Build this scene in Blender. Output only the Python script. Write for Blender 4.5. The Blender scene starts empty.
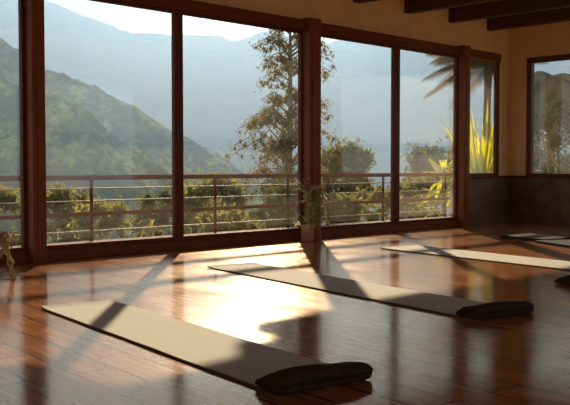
import bpy, bmesh, math, random
import numpy as np
from mathutils import Vector, Matrix, Euler, noise

sc = bpy.context.scene
COL = sc.collection
PI = math.pi
R = math.radians

# ---------------------------------------------------------------- camera, sky, sun, exposure
EYE = Vector((0.0, -8.863, 1.05))
cam_d = bpy.data.cameras.new('camera')
cam_d.sensor_width = 36.0
cam_d.lens = 55.2
cam_d.clip_end = 5000
cam_d.clip_start = 0.05
cam = bpy.data.objects.new('camera', cam_d)
COL.objects.link(cam)
cam.location = EYE
cam.rotation_euler = (R(90 - 2.26), 0, R(-45.3))
sc.camera = cam

sc.view_settings.view_transform = 'Standard'
sc.view_settings.look = 'None'
sc.view_settings.gamma = 1.0
sc.view_settings.use_curve_mapping = False
sc.view_settings.exposure = 0.42
sc.cycles.use_denoising = True
sc.cycles.max_bounces = 10
sc.cycles.diffuse_bounces = 5
sc.cycles.glossy_bounces = 4
sc.cycles.transparent_max_bounces = 24
sc.cycles.volume_bounces = 0
sc.cycles.sample_clamp_indirect = 6.0

SUN_AZ, SUN_EL, SUN_E = 43.8, 22.0, 12.0
def heading(az, el=0.0):
    a, e = R(az), R(el)
    return Vector((math.sin(a) * math.cos(e), math.cos(a) * math.cos(e), math.sin(e)))
sd = bpy.data.lights.new('sun', 'SUN')
sd.energy = SUN_E
sd.color = (1.0, 0.79, 0.54)
sd.angle = R(0.7)
so = bpy.data.objects.new('sun', sd)
COL.objects.link(so)
so.rotation_euler = heading(SUN_AZ, SUN_EL).to_track_quat('Z', 'Y').to_euler()
so.location = (20, 20, 20)

w = bpy.data.worlds.new('sky')
sc.world = w
w.use_nodes = True
nt = w.node_tree
nt.nodes.clear()
def wn(t, **k):
    n = nt.nodes.new(t)
    for a, b in k.items(): setattr(n, a, b)
    return n
wo = wn('ShaderNodeOutputWorld'); bg = wn('ShaderNodeBackground')
tc = wn('ShaderNodeTexCoord')
sep = wn('ShaderNodeSeparateXYZ'); nt.links.new(tc.outputs['Generated'], sep.inputs[0])
ramp = wn('ShaderNodeValToRGB'); nt.links.new(sep.outputs[2], ramp.inputs[0])
ramp.color_ramp.elements[0].position = 0.0; ramp.color_ramp.elements[0].color = (0.50, 0.57, 0.62, 1)
ramp.color_ramp.elements[1].position = 0.6; ramp.color_ramp.elements[1].color = (0.30, 0.42, 0.62, 1)
mp = wn('ShaderNodeMapping'); mp.inputs['Scale'].default_value = (1, 1, 3.5)
nt.links.new(tc.outputs['Generated'], mp.inputs[0])
nz = wn('ShaderNodeTexNoise'); nz.inputs['Scale'].default_value = 5; nz.inputs['Detail'].default_value = 6
nt.links.new(mp.outputs[0], nz.inputs[0])
cr = wn('ShaderNodeValToRGB'); nt.links.new(nz.outputs[0], cr.inputs[0])
cr.color_ramp.elements[0].position = 0.42; cr.color_ramp.elements[1].position = 0.62
mix = wn('ShaderNodeMixRGB'); nt.links.new(cr.outputs[0], mix.inputs[0]); nt.links.new(ramp.outputs[0], mix.inputs[1])
mix.inputs[2].default_value = (0.85, 0.86, 0.86, 1)
def glow(az, el, power, col, prev):
    dv = wn('ShaderNodeVectorMath', operation='DOT_PRODUCT'); nt.links.new(tc.outputs['Generated'], dv.inputs[0])
    dv.inputs[1].default_value = heading(az, el)
    mx = wn('ShaderNodeMath', operation='MAXIMUM'); nt.links.new(dv.outputs['Value'], mx.inputs[0]); mx.inputs[1].default_value = 0
    pw = wn('ShaderNodeMath', operation='POWER'); nt.links.new(mx.outputs[0], pw.inputs[0]); pw.inputs[1].default_value = power
    ad = wn('ShaderNodeMixRGB', blend_type='ADD'); nt.links.new(pw.outputs[0], ad.inputs[0]); nt.links.new(prev, ad.inputs[1])
    ad.inputs[2].default_value = (*col, 1)
    return ad.outputs[0]
out = glow(41.0, 7.5, 420, (3.6, 3.3, 2.8), mix.outputs[0])     # bright cloud bank below the sun
out = glow(SUN_AZ, SUN_EL, 18, (0.7, 0.62, 0.48), out)
nt.links.new(out, bg.inputs[0]); bg.inputs[1].default_value = 1.0
nt.links.new(bg.outputs[0], wo.inputs[0])

# ---------------------------------------------------------------- helpers
def fwd(u_lat, d, z):
    """world point from distance d along the view axis of the valley and lateral offset (metres)."""
    c, s = math.cos(R(44.7)), math.sin(R(44.7))
    return Vector((d * c + u_lat * s, EYE.y + d * s - u_lat * c, z))

def tag(o, label=None, cat=None, group=None, kind=None):
    if label: o['label'] = label
    if cat: o['category'] = cat
    if group: o['group'] = group
    if kind: o['kind'] = kind
    return o

def empty(name, loc=(0, 0, 0), rz=0.0):
    o = bpy.data.objects.new(name, None)
    o.location = loc; o.rotation_euler = (0, 0, rz)
    o.empty_display_size = 0.1
    COL.objects.link(o)
    return o

def link(name, me, mat, parent=None, smooth=False, loc=None):
    o = bpy.data.objects.new(name, me)
    COL.objects.link(o)
    if mat: me.materials.append(mat)
    if parent: o.parent = parent
    if loc is not None: o.location = loc
    if smooth:
        me.polygons.foreach_set('use_smooth', [True] * len(me.polygons))
    return o

def boxes(name, bl, mat, parent=None, bev=0.0, kind=None):
    """bl: list of (x0,x1,y0,y1,z0,z1) joined in one mesh"""
    bm = bmesh.new()
    for (x0, x1, y0, y1, z0, z1) in bl:
        m = Matrix.Translation(((x0 + x1) / 2, (y0 + y1) / 2, (z0 + z1) / 2)) @ Matrix.Diagonal((x1 - x0, y1 - y0, z1 - z0, 1))
        bmesh.ops.create_cube(bm, size=1.0, matrix=m)
    if bev:
        bmesh.ops.bevel(bm, geom=bm.edges[:], offset=bev, segments=2, affect='EDGES', profile=0.5)
    me = bpy.data.meshes.new(name)
    bm.to_mesh(me); bm.free()
    o = link(name, me, mat, parent)
    if kind: o['kind'] = kind
    return o

def pydata(name, V, F, mat, parent=None, smooth=False, loc=None):
    me = bpy.data.meshes.new(name)
    me.from_pydata([tuple(v) for v in V], [], [tuple(f) for f in F])
    me.update()
    return link(name, me, mat, parent, smooth, loc)

def tube(pts, rads, seg=8, cap=True):
    V, F = [], []
    n = len(pts)
    pts = [Vector(p) for p in pts]
    for i, p in enumerate(pts):
        t = (pts[min(i + 1, n - 1)] - pts[max(i - 1, 0)]).normalized()
        a = t.orthogonal().normalized() if i == 0 else (a - t * a.dot(t)).normalized()
        b = t.cross(a)
        for k in range(seg):
            th = 2 * PI * k / seg
            V.append(p + (a * math.cos(th) + b * math.sin(th)) * rads[i])
    for i in range(n - 1):
        for k in range(seg):
            k2 = (k + 1) % seg
            F.append((i * seg + k, i * seg + k2, (i + 1) * seg + k2, (i + 1) * seg + k))
    if cap:
        F.append(tuple(reversed(range(seg))))
        F.append(tuple((n - 1) * seg + k for k in range(seg)))
    return V, F

def merge(parts):
    V, F = [], []
    for v, f in parts:
        o = len(V)
        V += list(v); F += [tuple(i + o for i in q) for q in f]
    return V, F

# ---------------------------------------------------------------- materials
class NM:
    def __init__(s, name):
        s.m = bpy.data.materials.new(name); s.m.use_nodes = True
        s.t = s.m.node_tree; s.t.nodes.clear()
        s.out = s.n('ShaderNodeOutputMaterial')
    def n(s, t, ins=None, **k):
        x = s.t.nodes.new(t)
        for a, b in k.items(): setattr(x, a, b)
        for a, b in (ins or {}).items():
            if isinstance(b, bpy.types.NodeSocket): s.t.links.new(b, x.inputs[a])
            else: x.inputs[a].default_value = b
        return x
    def coords(s, scale=(1, 1, 1), rot=(0, 0, 0)):
        tcn = s.n('ShaderNodeTexCoord')
        return s.n('ShaderNodeMapping', {'Vector': tcn.outputs['Object'], 'Scale': scale, 'Rotation': rot}).outputs[0]
    def ramp(s, fac, stops):
        r = s.n('ShaderNodeValToRGB', {'Fac': fac})
        e = r.color_ramp.elements
        e[0].position, e[0].color = stops[0][0], (*stops[0][1], 1)
        e[1].position, e[1].color = stops[-1][0], (*stops[-1][1], 1)
        for p, c in stops[1:-1]:
            q = e.new(p); q.color = (*c, 1)
        return r.outputs[0]
    def noise(s, vec, scale, detail=4, rough=0.55):
        return s.n('ShaderNodeTexNoise', {'Vector': vec, 'Scale': scale, 'Detail': detail, 'Roughness': rough}).outputs[0]

def wood(name, c1, c2, rough=0.4, stretch=(14, 14, 1.2), spec=0.5):
    a = NM(name); v = a.coords(stretch)
    n1 = a.noise(v, 2.2, 6, 0.6)
    col = a.ramp(n1, [(0.3, c1), (0.7, c2)])
    bmp = a.n('ShaderNodeBump', {'Height': n1, 'Strength': 0.12, 'Distance': 0.01})
    b = a.n('ShaderNodeBsdfPrincipled', {'Base Color': col, 'Roughness': rough, 'Normal': bmp.outputs[0], 'Specular IOR Level': spec})
    a.t.links.new(b.outputs[0], a.out.inputs[0])
    return a.m

def plain(name, c1, c2=None, rough=0.8, scale=6.0, bump=0.0, spec=0.3, metallic=0.0, stretch=(1, 1, 1)):
    a = NM(name); v = a.coords(stretch)
    n1 = a.noise(v, scale, 5)
    col = a.ramp(n1, [(0.3, c1), (0.7, c2 or c1)])
    ins = {'Base Color': col, 'Roughness': rough, 'Specular IOR Level': spec, 'Metallic': metallic}
    if bump:
        ins['Normal'] = a.n('ShaderNodeBump', {'Height': n1, 'Strength': bump, 'Distance': 0.01}).outputs[0]
    b = a.n('ShaderNodeBsdfPrincipled', ins)
    a.t.links.new(b.outputs[0], a.out.inputs[0])
    return a.m

def leafmat(name, c1, c2, trans=0.45, scale=1.5, tcol=None):
    a = NM(name); v = a.coords()
    n1 = a.noise(v, scale, 5, 0.7)
    col = a.ramp(n1, [(0.32, c1), (0.68, c2)])
    d = a.n('ShaderNodeBsdfPrincipled', {'Base Color': col, 'Roughness': 0.8, 'Specular IOR Level': 0.1})
    hs = a.n('ShaderNodeHueSaturation', {'Color': col, 'Value': 1.7, 'Hue': 0.485, 'Saturation': 1.1})
    t = a.n('ShaderNodeBsdfTranslucent', {'Color': hs.outputs[0]})
    mx = a.n('ShaderNodeMixShader', {0: trans, 1: d.outputs[0], 2: t.outputs[0]})
    a.t.links.new(mx.outputs[0], a.out.inputs[0])
    return a.m

def glassmat(name, dust, tint=(0.97, 0.98, 0.97)):
    a = NM(name); v = a.coords((1, 1, 1))
    lw = a.n('ShaderNodeLayerWeight', {'Blend': 0.5}).outputs['Facing']
    p5 = a.n('ShaderNodeMath', {0: lw, 1: 5.0}, operation='POWER').outputs[0]
    fr = a.n('ShaderNodeMath', {0: p5, 1: 0.96, 2: 0.03}, operation='MULTIPLY_ADD')
    tr = a.n('ShaderNodeBsdfTransparent', {'Color': (*tint, 1)})
    gl = a.n('ShaderNodeBsdfGlossy', {'Color': (1, 1, 1, 1), 'Roughness': 0.02})
    m1 = a.n('ShaderNodeMixShader', {0: fr.outputs[0], 1: tr.outputs[0], 2: gl.outputs[0]})
    tl = a.n('ShaderNodeBsdfTranslucent', {'Color': (0.9, 0.80, 0.64, 1)})
    n1 = a.noise(v, 1.3, 4)
    mr = a.n('ShaderNodeMapRange', {'Value': n1, 'From Min': 0.3, 'From Max': 0.7, 'To Min': dust * 0.7, 'To Max': dust * 1.3})
    m2 = a.n('ShaderNodeMixShader', {0: mr.outputs[0], 1: m1.outputs[0], 2: tl.outputs[0]})
    a.t.links.new(m2.outputs[0], a.out.inputs[0])
    return a.m

def floormat():
    a = NM('polished_plank_floor')
    v = a.coords((1, 1, 1), (0, 0, R(90 + 7.2)))          # planks run along the mats
    br = a.n('ShaderNodeTexBrick', {'Vector': v, 'Color1': (0.2, 0.2, 0.2, 1), 'Color2': (0.8, 0.8, 0.8, 1), 'Mortar': (0, 0, 0, 1),
             'Scale': 1.0, 'Mortar Size': 0.009, 'Mortar Smooth': 0.3, 'Brick Width': 1.55, 'Row Height': 0.23, 'Bias': 0.0})
    br.offset = 0.37
    vg = a.n('ShaderNodeMapping', {'Vector': v, 'Scale': (1.2, 16, 1)}).outputs[0]
    off = a.n('ShaderNodeMixRGB', {0: 1.0, 1: vg, 2: br.outputs[0]}, blend_type='ADD').outputs[0]
    g = a.noise(off, 2.0, 7, 0.62)
    c = a.ramp(g, [(0.28, (0.13, 0.044, 0.014)), (0.5, (0.26, 0.095, 0.029)), (0.75, (0.39, 0.155, 0.05))])
    tone = a.n('ShaderNodeMapRange', {'Value': br.outputs[0], 'From Min': 0.2, 'From Max': 0.8, 'To Min': 0.78, 'To Max': 1.2}).outputs[0]
    c2 = a.n('ShaderNodeMixRGB', {0: 1.0, 1: c, 2: tone}, blend_type='MULTIPLY').outputs[0]
    c3 = a.n('ShaderNodeMixRGB', {0: br.outputs['Fac'], 1: c2, 2: (0.02, 0.01, 0.006, 1)}).outputs[0]
    big = a.noise(a.coords((0.9, 0.35, 1)), 2.5, 4)
    rg = a.n('ShaderNodeMapRange', {'Value': g, 'From Min': 0.3, 'From Max': 0.7, 'To Min': 0.115, 'To Max': 0.15}).outputs[0]
    rg2 = a.n('ShaderNodeMath', {0: rg, 1: a.n('ShaderNodeMapRange', {'Value': big, 'From Min': 0.3, 'From Max': 0.7, 'To Min': -0.01, 'To Max': 0.03}).outputs[0]}, operation='ADD').outputs[0]
    hm = a.n('ShaderNodeMath', {0: g, 1: 0.16}, operation='MULTIPLY').outputs[0]
    h2 = a.n('ShaderNodeMath', {0: hm, 1: a.n('ShaderNodeMath', {0: br.outputs['Fac'], 1: 0.3}, operation='MULTIPLY').outputs[0]}, operation='SUBTRACT').outputs[0]
    bmp = a.n('ShaderNodeBump', {'Height': h2, 'Strength': 0.14, 'Distance': 0.002})
    d = a.n('ShaderNodeBsdfDiffuse', {'Color': c3, 'Normal': bmp.outputs[0]})
    gl = a.n('ShaderNodeBsdfGlossy', {'Color': (1.0, 0.85, 0.71, 1), 'Roughness': rg2, 'Normal': bmp.outputs[0]})   # amber varnish
    lw = a.n('ShaderNodeLayerWeight', {'Blend': 0.5}).outputs['Facing']
    p5 = a.n('ShaderNodeMath', {0: lw, 1: 5.0}, operation='POWER').outputs[0]
    fr = a.n('ShaderNodeMath', {0: p5, 1: 0.78, 2: 0.03}, operation='MULTIPLY_ADD').outputs[0]
    b = a.n('ShaderNodeMixShader', {0: fr, 1: d.outputs[0], 2: gl.outputs[0]})
    a.t.links.new(b.outputs[0], a.out.inputs[0])
    return a.m

def stonemat():
    a = NM('dark_stone_wainscot'); v = a.coords()
    n0 = a.noise(v, 2.5, 3)
    vv = a.n('ShaderNodeMixRGB', {0: 0.25, 1: v, 2: n0}).outputs[0]
    vo = a.n('ShaderNodeTexVoronoi', {'Vector': vv, 'Scale': 3.6}, feature='F1')
    n1 = a.noise(v, 7, 6)
    c = a.ramp(n1, [(0.3, (0.09, 0.045, 0.022)), (0.7, (0.20, 0.105, 0.055))])
    mx = a.n('ShaderNodeMixRGB', {0: 0.45, 1: c, 2: a.ramp(vo.outputs['Distance'], [(0.1, (0.20, 0.11, 0.06)), (0.7, (0.05, 0.028, 0.016))])}).outputs[0]
    bmp = a.n('ShaderNodeBump', {'Height': vo.outputs['Distance'], 'Strength': 0.4, 'Distance': 0.03})
    b = a.n('ShaderNodeBsdfPrincipled', {'Base Color': mx, 'Roughness': 0.7, 'Normal': bmp.outputs[0]})
    a.t.links.new(b.outputs[0], a.out.inputs[0])
    return a.m

def hillmat(name, c1, c2, c3, scale):
    a = NM(name); v = a.coords()
    n1 = a.noise(v, scale, 8, 0.65)
    n2 = a.noise(v, scale * 7, 5, 0.7)
    f = a.n('ShaderNodeMath', {0: a.n('ShaderNodeMath', {0: n1, 1: 0.6}, operation='MULTIPLY').outputs[0],
                               1: a.n('ShaderNodeMath', {0: n2, 1: 0.4}, operation='MULTIPLY').outputs[0]}, operation='ADD').outputs[0]
    c = a.ramp(f, [(0.40, c1), (0.5, c2), (0.60, c3)])
    b = a.n('ShaderNodeBsdfDiffuse', {'Color': c})
    a.t.links.new(b.outputs[0], a.out.inputs[0])
    return a.m

M = dict(
    floor=floormat(), stone=stonemat(),
    ochre=plain('ochre_plaster', (0.68, 0.45, 0.205), (0.76, 0.51, 0.24), 0.85, 3.0, 0.08),
    post=wood('red_brown_window_wood', (0.145, 0.040, 0.011), (0.235, 0.072, 0.021), 0.5, spec=0.15),
    frame=wood('dark_window_wood', (0.08, 0.020, 0.005), (0.14, 0.037, 0.009), 0.5, spec=0.15),
    sill=wood('sill_wood', (0.11, 0.028, 0.006), (0.19, 0.052, 0.012), 0.5, (1.2, 14, 14), spec=0.15),
    beam=wood('ceiling_beam_wood', (0.045, 0.018, 0.010), (0.085, 0.032, 0.016), 0.55, (14, 1.2, 14)),
    deck=wood('terrace_deck_wood', (0.20, 0.11, 0.065), (0.26, 0.15, 0.09), 0.9, (1.2, 14, 14), spec=0.05),
    rail=plain('dark_red_rail_paint', (0.10, 0.016, 0.008), (0.13, 0.022, 0.012), 0.9, spec=0.0),
    cable=plain('pale_steel_rod', (0.34, 0.29, 0.22), (0.40, 0.34, 0.26), 0.6, metallic=0.2),
    glass=glassmat('clear_window_glass', 0.013),
    glass_dusty=glassmat('dusty_window_glass', 0.038),
    glass_side=glassmat('side_window_glass', 0.014),
    mat=plain('beige_woven_mat', (0.40, 0.385, 0.335), (0.46, 0.44, 0.385), 0.9, 60, 0.15, 0.15, stretch=(1, 6, 1)),
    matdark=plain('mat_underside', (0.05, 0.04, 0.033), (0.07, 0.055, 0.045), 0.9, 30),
    roll=plain('dark_brown_mat_cloth', (0.030, 0.019, 0.014), (0.048, 0.031, 0.023), 0.95, 40, 0.2, 0.05),
    greymat=plain('grey_mat_cloth', (0.022, 0.022, 0.024), (0.032, 0.031, 0.033), 0.95, 40, 0.1, 0.05),
    handle=plain('black_handle', (0.02, 0.018, 0.016), None, 0.4),
    bark=plain('tree_bark', (0.16, 0.12, 0.085), (0.27, 0.21, 0.15), 0.9, 8, 0.4),
    palmbark=plain('palm_bark', (0.22, 0.15, 0.10), (0.36, 0.25, 0.16), 0.9, 14, 0.5),
    dry=plain('dried_twig', (0.42, 0.27, 0.13), (0.55, 0.38, 0.20), 0.75, 10, 0.3),
    block=wood('small_block_wood', (0.34, 0.15, 0.06), (0.44, 0.21, 0.09), 0.6),
    leafA=leafmat('olive_leaves', (0.09, 0.088, 0.024), (0.21, 0.195, 0.062)),
    leafB=leafmat('yellow_green_leaves', (0.12, 0.118, 0.034), (0.25, 0.23, 0.072)),
    leafC=leafmat('dark_green_leaves', (0.05, 0.06, 0.024), (0.115, 0.125, 0.045)),
    leafT=leafmat('tall_tree_leaves', (0.10, 0.09, 0.036), (0.22, 0.19, 0.08), 0.4),
    leafY=leafmat('bright_yellow_green_blades', (0.22, 0.24, 0.020), (0.46, 0.42, 0.05), 0.55),
    palm=leafmat('palm_fronds', (0.10, 0.075, 0.034), (0.20, 0.15, 0.066), 0.3),
    plant=leafmat('indoor_plant_leaves', (0.26, 0.25, 0.11), (0.42, 0.39, 0.18), 0.5),
    plantl=leafmat('pale_indoor_leaves', (0.32, 0.29, 0.15), (0.40, 0.36, 0.2), 0.4),
    bounce_warm=plain('warm_bounce_surface', (0.62, 0.45, 0.28), (0.72, 0.54, 0.35), 0.9, 2.0),  # warm tone picked for the light it bounces indoors
    hill_far=hillmat('far_mountain_forest', (0.035, 0.05, 0.035), (0.06, 0.08, 0.05), (0.10, 0.11, 0.07), 0.012),
    hill_mid=hillmat('green_hill_forest', (0.012, 0.020, 0.008), (0.065, 0.080, 0.020), (0.29, 0.28, 0.075), 0.06),
    ground=hillmat('garden_slope', (0.03, 0.035, 0.015), (0.06, 0.065, 0.025), (0.11, 0.10, 0.04), 0.3),
)

# ---------------------------------------------------------------- haze in the valley
def haze():
    a = NM('valley_haze')
    vs = a.n('ShaderNodeVolumePrincipled', {'Color': (0.17, 0.27, 0.43, 1), 'Density': 0.0013, 'Anisotropy': 0.6})
    a.t.links.new(vs.outputs[0], a.out.inputs['Volume'])
    V = [fwd(x * (1 if d < 200 else 2.2), d, z) for z in (-120, 190) for (x, d) in ((-420, 90), (420, 90), (600, 1400), (-600, 1400))]
    F = [(3, 2, 1, 0), (4, 5, 6, 7), (0, 1, 5, 4), (1, 2, 6, 5), (2, 3, 7, 6), (3, 0, 4, 7)]
    o = pydata('valley_haze', V, F, a.m)
    tag(o, 'pale blue sunlit haze filling the valley beyond the garden trees', 'haze', kind='stuff')
haze()

# ---------------------------------------------------------------- mountains and garden slope
F_PX = 874.0
def terrain(name, prof, dist, back, front, base, mat, label, amp, nsc, ns=150, nd=50, seed=0.0, lab=None):
    us = [p[0] for p in prof]; vs = [p[1] for p in prof]
    V, Fc = [], []
    l0, l1 = (us[0] - 285) / F_PX * dist, (us[-1] - 285) / F_PX * dist
    for j in range(nd + 1):
        t = j / nd
        d = dist - front + (front + back) * t
        for i in range(ns + 1):
            lat = l0 + (l1 - l0) * i / ns
            u = 285 + lat / dist * F_PX
            top = 1.05 + (168 - float(np.interp(u, us, vs))) / F_PX * dist
            k = (1 - (dist - d) / front) if d < dist else (1 - (d - dist) / back)
            k = max(0.0, k) ** 1.05
            p = Vector((lat * nsc, d * nsc * 0.8, seed))
            rdg = (1 - abs(noise.fractal(p, 0.9, 2.0, 5))) - 0.75
            sm = noise.fractal(p * 9, 0.8, 2.1, 3)
            env = min(1.0, abs(dist - d) / (0.12 * front)) if k < 1 else 0
            z = base + (top - base) * k + amp * rdg * env * 2.0 + amp * (0.16 * sm + 0.10 * noise.fractal(p * 38, 0.9, 2.0, 2))
            V.append(fwd(lat, d, z))
    for j in range(nd):
        for i in range(ns):
            a = j * (ns + 1) + i
            Fc.append((a, a + 1, a + ns + 2, a + ns + 1))
    o = pydata(name, V, Fc, mat, smooth=True)
    o['kind'] = 'structure'
    return o

terrain('far_mountain', [(-450, -150), (-150, -60), (0, -16), (30, -6), (45, 1), (60, 4), (80, 14), (100, 20), (115, 26), (133, 31), (145, 32), (173, 35), (190, 35),
        (210, 34), (235, 40), (250, 36), (264, 30), (290, 36), (321, 42), (340, 39), (352, 34), (372, 20), (400, 6), (450, -6), (600, -40), (900, -60)],
        900, 350, 520, -70, M['hill_far'], '', 16, 0.006, 220, 60, 3.1)
terrain('green_hill', [(-500, -90), (-200, -20), (0, 36), (18, 47), (45, 68), (60, 72), (75, 78), (88, 84), (100, 87), (115, 95), (130, 101), (140, 109), (165, 124), (190, 137),
        (215, 152), (235, 166), (265, 185), (330, 205), (450, 225), (600, 235)],
        330, 120, 190, -60, M['hill_mid'], '', 7, 0.016, 360, 110, 7.7)
terrain('near_spur', [(-500, -40), (-200, 20), (0, 73), (20, 84), (45, 90), (60, 93), (75, 100), (92, 112), (105, 124), (120, 138), (150, 160), (190, 188), (300, 230), (400, 250)],
        240, 60, 110, -60, M['hill_mid'], '', 7, 0.022, 300, 90, 12.4)

def garden_slope():
    V, Fc = [], []
    ns, nd = 60, 40
    for j in range(nd + 1):
        t = (j / nd) ** 1.5
        for i in range(ns + 1):
            x = -60 + 190 * i / ns
            y = 1.6 + 160 * t
            z = -1.9 - 0.16 * y - 0.0016 * y * y + 0.5 * noise.noise(Vector((x * 0.13, y * 0.13, 2)))
            if x > 15: z += min(1.4, (x - 15) * 0.35)
            V.append((x, y, z))
    for j in range(nd):
        for i in range(ns):
            a = j * (ns + 1) + i
            Fc.append((a, a + 1, a + ns + 2, a + ns + 1))
    pydata('garden_ground', V, Fc, M['ground'], smooth=True)['kind'] = 'structure'
    V, Fc = [], []
    for i in range(31):
        for j in range(31):
            x = 15.4 + 60 * (i / 30); y = 1.6 - 34 * j / 30
            z = -0.9 - 0.04 * (x - 15) + 0.3 * noise.noise(Vector((x * 0.2, y * 0.2, 5)))
            V.append((x, y, z))
    for i in range(30):
        for j in range(30):
            a = i * 31 + j
            Fc.append((a, a + 1, a + 32, a + 31))
    pydata('side_garden_ground', V, Fc, M['ground'], smooth=True)['kind'] = 'structure'
garden_slope()

# ---------------------------------------------------------------- room shell
XL, XR, YB, ZC = -4.2, 15.08, -12.0, 3.86
boxes('floor', [(XL - .2, XR + .2, YB - .2, 0.1, -0.25, 0.0)], M['floor'], kind='structure')
boxes('ceiling', [(XL - .2, XR + .2, YB - .2, 0.2, ZC, ZC + 0.2)], M['ochre'], kind='structure')
boxes('wall_left', [(XL - .2, XL, YB, 0.2, 0, ZC)], M['ochre'], kind='structure')
boxes('wall_back', [(XL - .2, XR + .2, YB - .2, YB, 0, 0.5), (XL - .2, XR + .2, YB - .2, YB, 3.3, ZC)] +
      [(x, x + .3, YB - .2, YB, 0.5, 3.3) for x in (XL - .2, 0.5, 5.2, 9.9, XR - .1)], M['ochre'], kind='structure')  # openings added behind the camera to let in fill light
boxes('bounce_ground', [(XL - 12, XR + 14, YB - 30, YB - .2, -0.3, -0.05)], M['bounce_warm'], kind='structure')  # unseen ground added to bounce warm fill light into the room
# wall with the big windows: plaster above the header and the pier in the corner
boxes('wall_front', [(XL - .2, XR + .25, 0.0, 0.2, 3.19, ZC), (14.72, XR + .25, 0.0, 0.08, 0, 3.19), (13.45, 14.72, 0.03, 0.2, 0, 0.86)], M['ochre'], kind='structure')
boxes('wall_right', [(XR, XR + .25, YB, 0.0, 3.13, ZC), (XR, XR + .25, YB, 0.0, 0, 0.86),
                     (XR, XR + .25, -0.42, 0.0, 0.86, 3.13), (XR, XR + .25, YB, -4.4, 0.86, 3.13)], M['ochre'], kind='structure')
boxes('trim_1', [(13.43, XR, -0.045, 0.03, 0, 0.86), (XR - .045, XR, YB, -0.045, 0, 0.86)], M['stone'], kind='structure')       # dark wainscot
boxes('trim_2', [(13.43, XR, -0.075, 0.05, 0.86, 0.905), (XR - .085, XR + .02, YB, -0.075, 0.86, 0.905)], M['frame'], bev=0.006, kind='structure')
boxes('trim_3', [(XL, 14.68, -0.09, 0.06, 3.05, 3.20)], M['sill'], bev=0.008, kind='structure')                  # header
boxes('trim_4', [(XL, 13.3, -0.06, 0.09, 0.0, 0.12)], M['sill'], bev=0.006, kind='structure')                     # door threshold
posts = [(0.5, 0.72), (4.86, 5.02), (9.29, 9.53), (13.31, 13.49)]
for n, (x0, x1) in enumerate(posts):
    boxes('trim_%d' % (5 + n), [(x0, x1, -0.18, 0.07, 0.0, 3.225), (x0 + .05, x1 - .05, -0.192, -0.17, 0.12, 3.05)], M['post'], bev=0.008, kind='structure')

# ceiling beams
for n, x in enumerate([-3.0, -1.8, -0.6, 0.6, 1.8, 3.0, 4.2, 5.4, 6.6, 7.85, 9.1, 10.45, 11.76, 13.05, 14.29]):
    b = boxes('ceiling_beam', [(x, x + 0.16, YB, 0.0, 3.615, ZC)], M['beam'], bev=0.008)
    if x > 9.5:
        names = {10.45: 'leftmost of the four beams showing, only its tip in view', 11.76: 'second from the left of the four beams in view',
                 13.05: 'third from the left of the four beams in view', 14.29: 'nearest the right wall corner, lowest in the picture'}
        tag(b, 'dark wooden ceiling beam, ' + names[x], 'ceiling beam', 'ceiling beams')
    else:
        b['kind'] = 'structure'

# sliding glass windows
def window(n, x0, x1, glass, stile_l=0.05, stile_r=0.05, y=0.0, z0=0.12, z1=3.05, fm='frame'):
    r = boxes('window_%d' % n, [(x0, x0 + stile_l, y - .035, y + .035, z0, z1), (x1 - stile_r, x1, y - .035, y + .035, z0, z1),
                            (x0 + stile_l, x1 - stile_r, y - .033, y + .033, z0, z0 + .05), (x0 + stile_l, x1 - stile_r, y - .033, y + .033, z1 - .04, z1)], M[fm], bev=0.004)
    r['kind'] = 'structure'
    boxes('pane', [(x0 + stile_l, x1 - stile_r, y - 0.004, y + 0.004, z0 + .05, z1 - .04)], M[glass], r)
    return r
window(1, XL, -1.85, 'glass'); window(2, -1.85, 0.5, 'glass', .09)
window(3, 0.72, 2.78, 'glass'); window(4, 2.78, 4.86, 'glass', .09, .04)
w5 = window(5, 4.985, 6.98, 'glass', .03, .045)
w6 = window(6, 6.98, 9.29, 'glass', .09, .03)
window(7, 9.465, 11.50, 'glass', .03, .04)
w8 = window(8, 11.50, 13.31, 'glass_dusty', .12, .03)
window(9, 13.43, 14.72, 'glass_side', .16, .10, z0=0.905, z1=3.13)
boxes('pull_handle', [(6.955, 6.985, -0.075, -0.035, 1.42, 1.62)], M['handle'], w5, bev=0.006)

def side_window(n, ya, yb, z0=0.905, z1=3.13):
    x = XR + 0.02
    r = boxes('window_%d' % n, [(x - .07, x + .05, ya, ya + .1, z0, z1), (x - .07, x + .05, yb - .1, yb, z0, z1),
                            (x - .07, x + .05, ya + .1, yb - .1, z0, z0 + .045), (x - .07, x + .05, ya + .1, yb - .1, z1 - .1, z1)], M['frame'], bev=0.006)
    r['kind'] = 'structure'
    boxes('pane', [(x - .004, x + .004, ya + .1, yb - .1, z0 + .045, z1 - .1)], M['glass_side'], r)
side_window(10, -4.4, -0.42)

# ---------------------------------------------------------------- terrace: deck, unseen sun-blocking eave, railing
boxes('terrace_deck', [(XL - 2, XR + .3, 0.1, 1.38, -0.2, 0.06)], M['deck'], kind='structure')
boxes('unseen_shade_eave', [(XL - 2, 8.3, 0.2, 1.6, 3.455, 3.6), (9.95, XR + 1.2, 0.2, 1.6, 3.455, 3.6), (9.38, 9.95, 0.2, 1.14, 3.455, 3.6)], M['beam'], kind='structure')  # unseen eave added to end the sunlit floor, its gap shaping a patch

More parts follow.
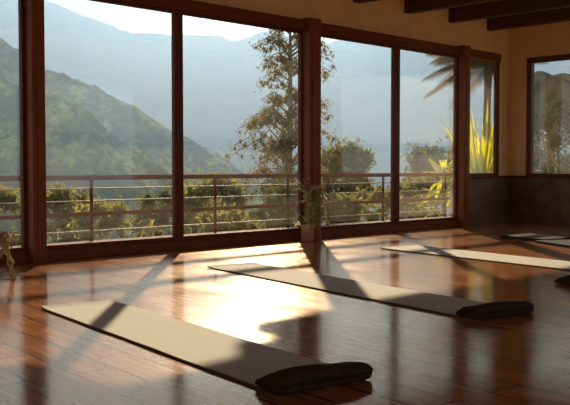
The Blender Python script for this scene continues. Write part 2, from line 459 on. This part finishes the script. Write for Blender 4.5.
def railing():
    t = empty('terrace_railing', (4.0, 1.3, 0.06))
    tag(t, 'dark red metal terrace railing with pale horizontal rods outside the glass', 'railing')
    def run(name, z, r, mat, sy=1.0):
        V, Fc = tube([(XL - 5.5, 0, z), (15.3 - 4, 0, z)], [r, r], 10)
        return pydata(name, V, Fc, mat, t, True)
    run('top_rail', 0.86, 0.034, M['rail']); run('middle_rail', 0.37, 0.026, M['rail'])
    for z in (0.715, 0.545, 0.14): run('rod', z, 0.009, M['cable'])
    for x in (-3.9, -1.9, 0.1, 2.2, 4.35, 6.55, 8.75, 10.34, 11.33, 12.87, 14.9):
        V, Fc = tube([(x - 4, 0.0, 0), (x - 4, 0.0, 0.85)], [0.022, 0.022], 8)
        pydata('post', V, Fc, M['rail'], t, True)
railing()

def gobo():  # unseen beams added outside to throw two shadow stripes across the floor
    t = empty('stripe_gobo', (4, 6.3, -3))
    tag(t, 'wooden pergola of two unseen beams added to cast the floor stripes', 'gobo')
    for y, z in ((5.3, 4.345), (7.3, 4.79)):
        boxes('beam', [(-24, 20.4, y - 6.3 - .055, y - 6.3 + .055, z + 3 - .055, z + 3 + .055)], M['beam'], t)
        for x in (-24, 20.3):
            boxes('post', [(x - .08, x + .08, y - 6.3 - .08, y - 6.3 + .08, -2.5, z + 3)], M['beam'], t)
gobo()

# ---------------------------------------------------------------- foliage builders
def leaves(rng, centers, radii, n, size, aspect=2.2, droop=0.0, flat=1.0, out=None):
    """numpy leaf cloud: n rhombic leaves spread over blobs"""
    centers = np.array(centers, float); radii = np.array(radii, float)
    wgt = radii ** 1.5; wgt /= wgt.sum()
    idx = rng.choice(len(centers), n, p=wgt)
    d = rng.normal(size=(n, 3)); d /= np.linalg.norm(d, axis=1)[:, None]
    rr = radii[idx] * np.abs(rng.normal(0, 0.62, n))
    P = centers[idx] + d * rr[:, None] * np.array([1, 1, flat])
    a = rng.normal(size=(n, 3)) + d * 0.6 + np.array([0, 0, -droop]); a /= np.linalg.norm(a, axis=1)[:, None]
    b = np.cross(a, rng.normal(size=(n, 3))); b /= np.linalg.norm(b, axis=1)[:, None]
    L = size * rng.uniform(0.6, 1.35, n)[:, None]; W = L / aspect
    V = np.empty((n, 4, 3))
    V[:, 0] = P - a * L * .5; V[:, 1] = P + b * W * .5; V[:, 2] = P + a * L * .5; V[:, 3] = P - b * W * .5
    return V.reshape(-1, 3)

def leafmesh(name, V, mat, parent):
    n = len(V) // 4
    me = bpy.data.meshes.new(name)
    me.vertices.add(len(V)); me.vertices.foreach_set('co', np.asarray(V, np.float32).ravel())
    me.loops.add(4 * n); me.loops.foreach_set('vertex_index', np.arange(4 * n, dtype=np.int32))
    me.polygons.add(n); me.polygons.foreach_set('loop_start', np.arange(0, 4 * n, 4, dtype=np.int32))
    me.update(calc_edges=True); me.validate()
    return link(name, me, mat, parent)

def at(u, d):
    return (u - 285) / F_PX * d
def zz(v, d):
    return 1.05 + (168 - v) / F_PX * d

def bush(name, label, cat, u0, u1, vtop, d, zb, mat, n, size, seed, group=None, nb=42, trunk=True, flat=1.0):
    rng = np.random.default_rng(seed)
    lat = at((u0 + u1) / 2, d); half = (u1 - u0) / 2 / F_PX * d * 1.18
    top = zz(vtop - 3, d)
    o = fwd(lat, d, zb)
    t = empty(name, o); tag(t, label, cat, group)
    H = top - zb
    cs, rs = [], []
    for k in range(nb):
        ang = rng.uniform(0, 2 * PI); r = half * 0.72 * math.sqrt(rng.uniform(0, 1))
        br = half * rng.uniform(0.13, 0.34)
        dome = H - half * 0.75 * (r / half) ** 2
        hz = dome - br * 0.85 - max(0.0, rng.uniform(-0.35, 1.0)) * min(H * 0.75, 3.0)
        cs.append((r * math.cos(ang), r * math.sin(ang), max(hz, br * 0.5))); rs.append(br)
    leafmesh('foliage', leaves(rng, cs, rs, int(n * 1.6), size * 1.2, flat=flat), mat, t)
    parts = []
    for k in range(6):
        c = cs[k]
        parts.append(tube([(0, 0, -0.4), (c[0] * .3, c[1] * .3, c[2] * .45), (c[0], c[1], c[2])], [0.035 * H * .5 + .02, 0.02 * H * .5 + .01, 0.01], 6))
    V, Fc = merge(parts)
    pydata('trunk', V, Fc, M['bark'], t, True)
    return t

GB = 'garden shrubs below the terrace'
bush('shrub', 'olive green shrub seen at the far left edge through the railing', 'shrub', -40, 24, 188, 21, -3.2, M['leafA'], 5200, 0.13, 1, GB)
bush('shrub', 'rounded olive shrub behind the railing just right of the left post', 'shrub', 30, 92, 186, 23, -3.6, M['leafA'], 6500, 0.12, 2, GB)
bush('shrub', 'yellowish green shrub lower beside the first railing post', 'shrub', 74, 134, 202, 20, -3.2, M['leafB'], 5200, 0.11, 3, GB)
bush('shrub', 'dark green tree top rising behind the spiky clump, left of the tall sliding door stile', 'shrub', 132, 212, 181, 30, -4.5, M['leafC'], 7000, 0.15, 4, GB)
bush('shrub', 'broad pale olive shrub mass left of the tall tree trunk', 'shrub', 176, 252, 178, 25, -3.8, M['leafB'], 7500, 0.13, 5, GB)
bush('shrub', 'pale olive shrub in front of the tall tree trunk', 'shrub', 232, 312, 182, 23, -3.6, M['leafB'], 7500, 0.13, 6, GB)
bush('shrub', 'low dark shrub under the pale olive mass beside the door stile', 'shrub', 186, 262, 208, 18, -3.0, M['leafA'], 5200, 0.10, 7, GB)
bush('shrub', 'low olive shrub right of the centre post behind the railing', 'shrub', 312, 366, 194, 22, -3.4, M['leafA'], 5200, 0.12, 8, GB)
bush('shrub', 'yellow green shrub between the railing posts right of the centre post', 'shrub', 350, 402, 188, 25, -3.6, M['leafB'], 5200, 0.12, 9, GB)
bush('shrub', 'dim olive shrub seen through the dusty glass door', 'shrub', 392, 446, 178, 30, -4.2, M['leafA'], 5000, 0.13, 10, GB)
bush('round_tree', 'rounded olive tree standing right of the centre post above the railing', 'tree', 318, 378, 146, 36, -5.5, M['leafA'], 9500, 0.17, 11, nb=60)
bush('leafy_tree', 'leafy green tree filling the right hand window', 'tree', 522, 598, 100, 24, -1.8, M['leafA'], 16000, 0.085, 12, nb=60)
bush('tall_shrub', 'dense yellow green shrub low in the narrow corner window', 'shrub', 452, 508, 138, 29, -2.6, M['leafB'], 7000, 0.12, 13, nb=22)
bush('dark_shrub', 'dark green shrub low in the right hand window', 'shrub', 506, 546, 118, 28, -1.8, M['leafC'], 6000, 0.11, 14)
bush('distant_tree', 'hazy tree line bush far behind the dusty glass door', 'tree', 396, 470, 146, 85, -16, M['leafC'], 7000, 0.42, 15, nb=24)

def tall_tree():
    rng = np.random.default_rng(21)
    d = 30.0; s = d / F_PX
    base = fwd(at(287, d), d, -5.6)
    t = empty('tall_tree', base)
    tag(t, 'tall airy tree with drooping foliage standing behind the centre post', 'tree')
    H = zz(-8, d) + 5.6
    def trunkp(z):
        k = z / H
        return Vector((0.12 * math.sin(3 * k), 0.1 * math.sin(4 * k + 1), z))
    parts = [tube([trunkp(H * i / 14) for i in range(15)], [0.19 * (1 - 0.86 * i / 14) for i in range(15)], 8)]
    vv = [-8, 15, 30, 50, 70, 95, 115, 135, 155, 178, 192]
    lf = [8, 18, 32, 40, 26, 30, 42, 54, 56, 54, 20]
    rt = [8, 22, 36, 44, 40, 40, 44, 42, 36, 34, 16]
    rd = Vector((math.sin(R(44.7)), -math.cos(R(44.7)), 0)); fd = Vector((math.cos(R(44.7)), math.sin(R(44.7)), 0))
    cs, rs = [], []
    for k in range(105):
        v = rng.uniform(-6, 188) if k > 12 else rng.uniform(120, 188)
        z = zz(v, d) + 5.6
        a = rng.uniform(0, 2 * PI)
        cx = math.cos(a)
        L = (np.interp(v, vv, rt) if cx > 0 else np.interp(v, vv, lf)) * s * rng.uniform(0.6, 1.18)
        dirv = (rd * cx + fd * math.sin(a)).normalized()
        z = min(z, H - 0.1)
        p0 = trunkp(max(0, z - 0.25 * L)); p1 = trunkp(z) + dirv * L * 0.55 + Vector((0, 0, 0.12 * L)); p2 = trunkp(z) + dirv * L
        p2.z = z - 0.12 * L
        parts.append(tube([p0, p1, p2], [0.035, 0.022, 0.008], 5))
        for q in range(5):
            f = 0.4 + 0.6 * q / 4
            c = p0.lerp(p1, min(1, f * 1.6)) if f < .6 else p1.lerp(p2, (f - .6) / .4)
            cs.append((c.x + rng.normal() * .1, c.y + rng.normal() * .1, c.z - rng.uniform(0, .22))); rs.append(rng.uniform(.14, .34) * (0.6 + 0.4 * min(1, L)))
    V, Fc = merge(parts)
    pydata('trunk', V, Fc, M['bark'], t, True)
    leafmesh('foliage', leaves(rng, cs, rs, 27000, 0.105, 2.8, droop=1.4), M['leafT'], t)
tall_tree()

def blade(p0, dirv, L, W, sag, nseg=8, fold=0.15, up=0.6):
    """a long arching leaf blade"""
    V, Fc = [], []
    dirv = Vector(dirv).normalized(); side = dirv.cross(Vector((0, 0, 1)))
    side = side.normalized() if side.length > .1 else Vector((1, 0, 0))
    for i in range(nseg + 1):
        t = i / nseg
        c = Vector(p0) + dirv * L * t + Vector((0, 0, -sag * L * t * t))
        ww = W * math.sin(PI * min(1, 0.08 + t * 0.92)) ** 0.7 * 0.5
        V += [c - side * ww + Vector((0, 0, fold * ww)), c, c + side * ww + Vector((0, 0, fold * ww))]
    for i in range(nseg):
        a = i * 3
        Fc += [(a, a + 1, a + 4, a + 3), (a + 1, a + 2, a + 5, a + 4)]
    return V, Fc

def frond(p0, dirv, L, sag, leaf, n=44, r=0.02, hang=0.35):
    """a feather palm frond: midrib and leaflets in one part"""
    dirv = Vector(dirv).normalized()
    def c(t): return Vector(p0) + dirv * L * t + Vector((0, 0, -sag * L * t * t))
    V, Fc = tube([c(i / 8) for i in range(9)], [r * (1 - .8 * i / 8) for i in range(9)], 5)
    parts = [(V, Fc)]
    for k in range(n):
        t = 0.12 + 0.88 * k / n
        p = c(t); tan = (c(min(1, t + .02)) - c(t - .02)).normalized()
        side = tan.cross(Vector((0, 0, 1))).normalized()
        ll = leaf * math.sin(PI * (0.15 + 0.8 * t)) ** .6
        for sgn in (-1, 1):
            e = (side * sgn * 0.8 + tan * 0.55 + Vector((0, 0, -hang))).normalized()
            wv = tan * ll * 0.05
            m = p + e * ll * .5
            parts.append(([p - wv * .5, p + wv * .5, m + wv, m - wv, p + e * ll + Vector((0, 0, -ll * .18))], [(0, 1, 2, 3), (3, 2, 4)]))
    return merge(parts)

def palm(label, u, vc, d, zb, L, nf, seed, leaf=0.55, lean=(0.3, 0.0), sagr=(0.5, 1.0), mat='palm', r0=0.14):
    rng = random.Random(seed)
    t = empty('palm_tree', fwd(at(u, d), d, zb)); tag(t, label, 'palm tree', 'palms')
    H = zz(vc, d) - zb
    pts = [(lean[0] * math.sin(PI * k / 12 * 1.0), lean[1] * (k / 12) ** 2, H * k / 12 - 0.0) for k in range(13)]
    pts[0] = (pts[0][0], pts[0][1], -0.5)
    V, Fc = tube(pts, [r0 * (1 - .25 * k / 12) * (1 + .08 * (k % 2)) for k in range(13)], 10)
    pydata('trunk', V, Fc, M['palmbark'], t, True)
    top = Vector(pts[-1])
    for k in range(nf):
        a = 2 * PI * k / nf + rng.uniform(-.2, .2); e = rng.uniform(0.05, 0.6) if k % 5 else rng.uniform(-.5, .1)
        V, Fc = frond(top, (math.cos(a), math.sin(a), e), L * rng.uniform(.85, 1.1), rng.uniform(*sagr), leaf)
        pydata('frond', V, Fc, M[mat], t)
    return t
palm('brown green palm with arching fronds behind the narrow corner window', 481, 60, 28, -3.6, 2.25, 30, 5, leaf=0.55, lean=(0.10, -0.25), sagr=(0.2, 0.5))
palm('dark palm crown hanging over the top of the right hand window', 550, 78, 26, -1.9, 1.25, 34, 9, leaf=0.5, lean=(0.05, 0.0), sagr=(0.5, 1.3))

def blade_plant(name, label, cat, u, d, zb, n, L, W, seed, mat='leafY', up=(0.7, 2.4), sag=(0.15, 0.55), group=None, stemh=0.3):
    rng = random.Random(seed)
    t = empty(name, fwd(at(u, d), d, zb)); tag(t, label, cat, group)
    parts = []
    for k in range(n):
        a = rng.uniform(0, 2 * PI); e = rng.uniform(*up)
        l = L * rng.uniform(.6, 1.1)
        h0 = rng.uniform(0, stemh)
        dv = Vector((math.cos(a), math.sin(a), e)).normalized()
        parts.append(blade(dv * 0.05 + Vector((0, 0, h0)), dv, l, W * rng.uniform(.7, 1.2), rng.uniform(*sag)))
    V, Fc = merge(parts)
    pydata('blades', V, Fc, M[mat], t)
    V, Fc = tube([(0, 0, -.4), (0, 0, stemh * .5), (0, 0, stemh)], [.07, .06, .04], 8)
    pydata('stem', V, Fc, M['bark'], t, True)
    return t
YP = 'broad bladed yellow green plants'
blade_plant('bladed_plant', 'bright yellow broad bladed plant behind the dusty glass, left of the corner post', 'plant', 444, 21.0, -0.9, 70, 1.05, 0.16, 3, up=(-0.3, 1.2), group=YP, stemh=2.0)
blade_plant('bladed_plant', 'tall yellow green strap leaved plant in the narrow corner window', 'plant', 484, 20.5, -0.6, 170, 3.1, 0.065, 4, up=(1.4, 6.0), sag=(0.05, 0.5), group=YP, stemh=.7)
blade_plant('spiky_clump', 'pale spiky clump with drooping blades behind the railing, left of the door stile', 'plant', 151, 19.0, -2.4, 150, 0.95, 0.05, 6, mat='leafB', up=(0.0, 2.2), sag=(0.5, 1.3), stemh=2.15)
blade_plant('fan_plant', 'low arching pale leaf plant at the bottom of the right hand window', 'plant', 545, 20.0, -0.9, 22, 2.0, 0.12, 8, mat='leafB', up=(.4, 2.0), sag=(.3, .8), stemh=1.1)

# ---------------------------------------------------------------- yoga mats
ANG = R(-10.6)                        # mats lean a little from the wall's normal
def loft(name, prof, width, mat, parent, ns=28, shape=None, closed=True):
    V, Fc = [], []
    n = len(prof)
    for i in range(ns + 1):
        t = i / ns
        for (l, z) in prof:
            V.append(shape(t, l, z) if shape else (t * width, l, z))
    for i in range(ns):
        for k in range(n if closed else n - 1):
            k2 = (k + 1) % n
            Fc.append((i * n + k, (i + 1) * n + k, (i + 1) * n + k2, i * n + k2))
    Fc.append(tuple(range(n))); Fc.append(tuple(ns * n + k for k in reversed(range(n))))
    o = pydata(name, V, Fc, mat, parent, True)
    return o

def smooth_prof(P, it=2):
    for _ in range(it):
        Q = []
        for i in range(len(P)):
            a, b = P[i], P[(i + 1) % len(P)]
            Q += [(a[0] * .75 + b[0] * .25, a[1] * .75 + b[1] * .25), (a[0] * .25 + b[0] * .75, a[1] * .25 + b[1] * .75)]
        P = Q
    return P

# local frame: x across (0..W), y along towards the window (0 at the near end), z up
ROLLP = smooth_prof([(0.30, 0.004), (0.02, 0.002), (-0.012, 0.012), (-0.010, 0.030), (0.022, 0.037), (0.024, 0.041), (-0.014, 0.046), (-0.022, 0.068),
                     (-0.004, 0.092), (0.06, 0.103), (0.15, 0.094), (0.24, 0.062), (0.305, 0.030)])
def yoga_mat(label, x, y, W, L, seed, roll=True, skew=0.0, hs=1.0, ang=ANG, thick=0.014):
    rng = random.Random(seed)
    t = empty('yoga_mat', (x, y, 0.0), ang); tag(t, label, 'yoga mat', 'yoga mats')
    nx, ny = 10, 60
    V, Fc = [], []
    for side, z in ((0, 0.001), (1, thick)):
        for j in range(ny + 1):
            for i in range(nx + 1):
                xx, yy = W * i / nx, 0.05 + (L - .05) * j / ny
                wob = 0.004 * noise.noise(Vector((xx * 3, yy * 2, seed)))
                curl = 0.010 * max(0, (yy - L + .12) / .12) ** 2
                V.append((xx + 0.006 * noise.noise(Vector((yy * 1.5, seed, 0))), yy, z + (max(0, wob) + curl) * 1.0))
    N = (nx + 1) * (ny + 1)
    for j in range(ny):
        for i in range(nx):
            a = j * (nx + 1) + i
            Fc.append((a, a + nx + 1, a + nx + 2, a + 1))
            Fc.append((N + a, N + a + 1, N + a + nx + 2, N + a + nx + 1))
    ring = [i for i in range(nx + 1)] + [(j + 1) * (nx + 1) - 1 for j in range(1, ny + 1)] + \
           [ny * (nx + 1) + i for i in reversed(range(nx))] + [j * (nx + 1) for j in reversed(range(1, ny))]
    for k in range(len(ring)):
        a, b = ring[k], ring[(k + 1) % len(ring)]
        Fc.append((a, b, N + b, N + a))
    o = pydata('sheet', V, Fc, M['mat'], t)
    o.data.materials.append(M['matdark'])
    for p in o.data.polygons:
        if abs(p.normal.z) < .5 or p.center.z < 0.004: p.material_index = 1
    if roll:
        def shape(tt, l, z):
            k = 0.80 + 0.22 * math.sin(PI * (tt * 0.95 + .1)) * hs 
            zt = z * k if z > .04 else z
            ly = l * (0.66 + .10 * tt) + 0.02 * math.sin(tt * 5 + seed) * (z / .1)
            endr = max(0.0, (abs(tt - .5) - .47) / .03)
            zc = 0.05
            if endr > 0: zt = zt + (zc - zt) * 0.16 * endr; ly = ly + (0.12 - ly) * 0.1 * endr
            return (0.0 + (W + 0.0) * tt + skew * z, ly + 0.006 * noise.noise(Vector((tt * 6, z * 20, seed))),
                    max(0.001, zt + 0.010 * noise.noise(Vector((tt * 4, l * 9, seed))) * (z / .1)) + (thick if l > .27 and z < .01 else 0))
        tag(loft('folded_end', ROLLP, W, M['roll'], t, shape=shape), 'dark folded over mat end')
    return t

yoga_mat('nearest beige yoga mat, its folded dark end closest to the camera', 2.80, -6.05, 0.57, 3.07, 1, ang=R(-9.8))
yoga_mat('beige yoga mat behind the nearest one, its folded dark end right of centre', 5.16, -5.60, 0.60, 3.83, 2, ang=R(-11.6))
yoga_mat('third beige yoga mat, lit along its length and running out of the right edge', 8.28, -5.15, 0.66, 3.42, 3, roll=False)
def folded_pad(name, label, x, y, W, rz, mat, seed, sy=1.0, sz=1.0):
    t = empty(name, (x, y, 0), rz); tag(t, label, 'folded mat')
    def shape(tt, l, z):
        k = 1 + .15 * math.sin(PI * tt)
        return (W * tt, l * sy, max(.001, z * sz * (k if z > .04 else 1) + .006 * noise.noise(Vector((tt * 4, l * 9, seed))) * (z / .1)))
    loft('cloth', ROLLP, W, mat, t, shape=shape)
folded_pad('folded_mat', 'small dark folded mat cut by the right edge, below the third yoga mat', 7.28, -5.34, 0.7, ANG, M['roll'], 4)
# far mats near the right wall
def flat_mat(label, x, y, W, L, rz, mat, thick=0.02):
    t = boxes('grey_mat', [(0, W, 0, L, 0.001, thick)], mat, bev=0.006)
    t.location = (x, y, 0); t.rotation_euler = (0, 0, rz)
    tag(t, label, 'yoga mat', 'grey mats by the right wall')
flat_mat('small dark grey mat lying farthest away, near the corner', 11.45, -2.75, 0.66, 0.85, R(-12), M['roll'], 0.035)
flat_mat('dark grey mat on the floor by the right wall, cut by the right edge', 10.62, -3.75, 0.66, 1.2, R(-30), M['greymat'], 0.03)

# ---------------------------------------------------------------- indoor plants
def little_plant():
    rng = random.Random(4)
    t = empty('indoor_sapling', (9.05, -0.62, 0)); tag(t, 'slender indoor plant on a thin bent stem in front of the centre post', 'plant')
    rd = Vector((math.sin(R(44.7)), -math.cos(R(44.7)), 0))
    px = 0.0141
    def P(u, v): return rd * ((u - 323) * px) + Vector((0, 0, (243 - v) * px))
    V, Fc = merge([tube([P(323, 243), P(322, 232), P(319, 222), P(318, 214), P(315, 204), P(312, 192), P(306, 185)], [.013, .011, .010, .010, .009, .008, .006], 7),
                   tube([P(323, 231), P(319, 224), P(317, 216), P(320, 205), P(324, 198)], [.006, .008, .007, .006, .004], 6),
                   tube([P(323, 243), P(323, 241.5)], [.05, .035], 10)])
    pydata('stem', V, Fc, M['bark'], t, True)
    parts = []
    for k in range(200):
        c = P(rng.gauss(315, 5.5), rng.uniform(188, 224)) if k > 40 else P(rng.gauss(318, 4.5), rng.uniform(186, 200))
        c += Vector((math.cos(R(44.7)), math.sin(R(44.7)), 0)) * rng.gauss(0, .06)
        a = rng.uniform(0, 2 * PI)
        parts.append(blade(c, (math.cos(a), math.sin(a), rng.uniform(-.9, .5)), rng.uniform(.07, .12), .05, .4, 4))
    V, Fc = merge(parts); pydata('leaves', V, Fc, M['plant'], t)
    parts = []
    for k in range(40):
        c = P(rng.gauss(305, 3), rng.gauss(185, 3.5)); a = rng.uniform(0, 2 * PI)
        parts.append(blade(c, (math.cos(a), math.sin(a), rng.uniform(-.4, .6)), rng.uniform(.05, .09), .045, .3, 4))
    V, Fc = merge(parts); tag(pydata('young_leaves', V, Fc, M['plantl'], t), 'pale young leaves')
little_plant()
tag(boxes('wooden_block', [(9.08, 9.21, -0.33, -0.20, 0, 0.235)], M['block'], bev=.006), 'small wooden block against the foot of the centre post', 'block')

def dried_plant():
    rng = random.Random(8)
    t = empty('dried_branch', (4.00, -1.26, 0)); tag(t, 'tan dried twisted branch ornament at the left edge of the picture', 'ornament')
    rd = Vector((math.sin(R(44.7)), -math.cos(R(44.7)), 0)); px = 0.0107
    def P(u, v, q=0.0): return rd * ((u - 8) * px) + Vector((q, q, (280 - v) * px))
    parts = [tube([P(12, 280), P(9, 275), P(8, 271, .02), P(11, 265), P(7, 259), P(3, 255), P(-4, 253), P(-9, 246)], [.018, .016, .014, .015, .017, .014, .012, .008], 8),
             tube([P(12, 280), P(10, 272, .03), P(6, 266), P(7, 259)], [.014, .012, .010, .012], 7),
             tube([P(7, 259), P(6, 252, .02), P(2, 246), P(4, 240)], [.016, .014, .012, .010], 8),
             tube([P(-12, 280), P(-8, 268), P(-3, 262, .03), P(3, 255)], [.018, .014, .013, .012], 8),
             tube([P(-16, 281), P(12, 281)], [.02, .02], 8)]
    V, Fc = merge(parts); pydata('stem', V, Fc, M['dry'], t, True)
    parts = []
    for k in range(42):
        c = P(rng.gauss(1, 4), rng.gauss(244, 4)) + Vector((rng.gauss(0, .03), rng.gauss(0, .03), 0)); a = rng.uniform(0, 2 * PI)
        parts.append(blade(c, (math.cos(a), math.sin(a), rng.uniform(-.8, .8)), rng.uniform(.06, .11), .05, .6, 5, fold=.6))
    V, Fc = merge(parts); tag(pydata('dried_leaves', V, Fc, M['dry'], t), 'curled tan dried leaves')
dried_plant()
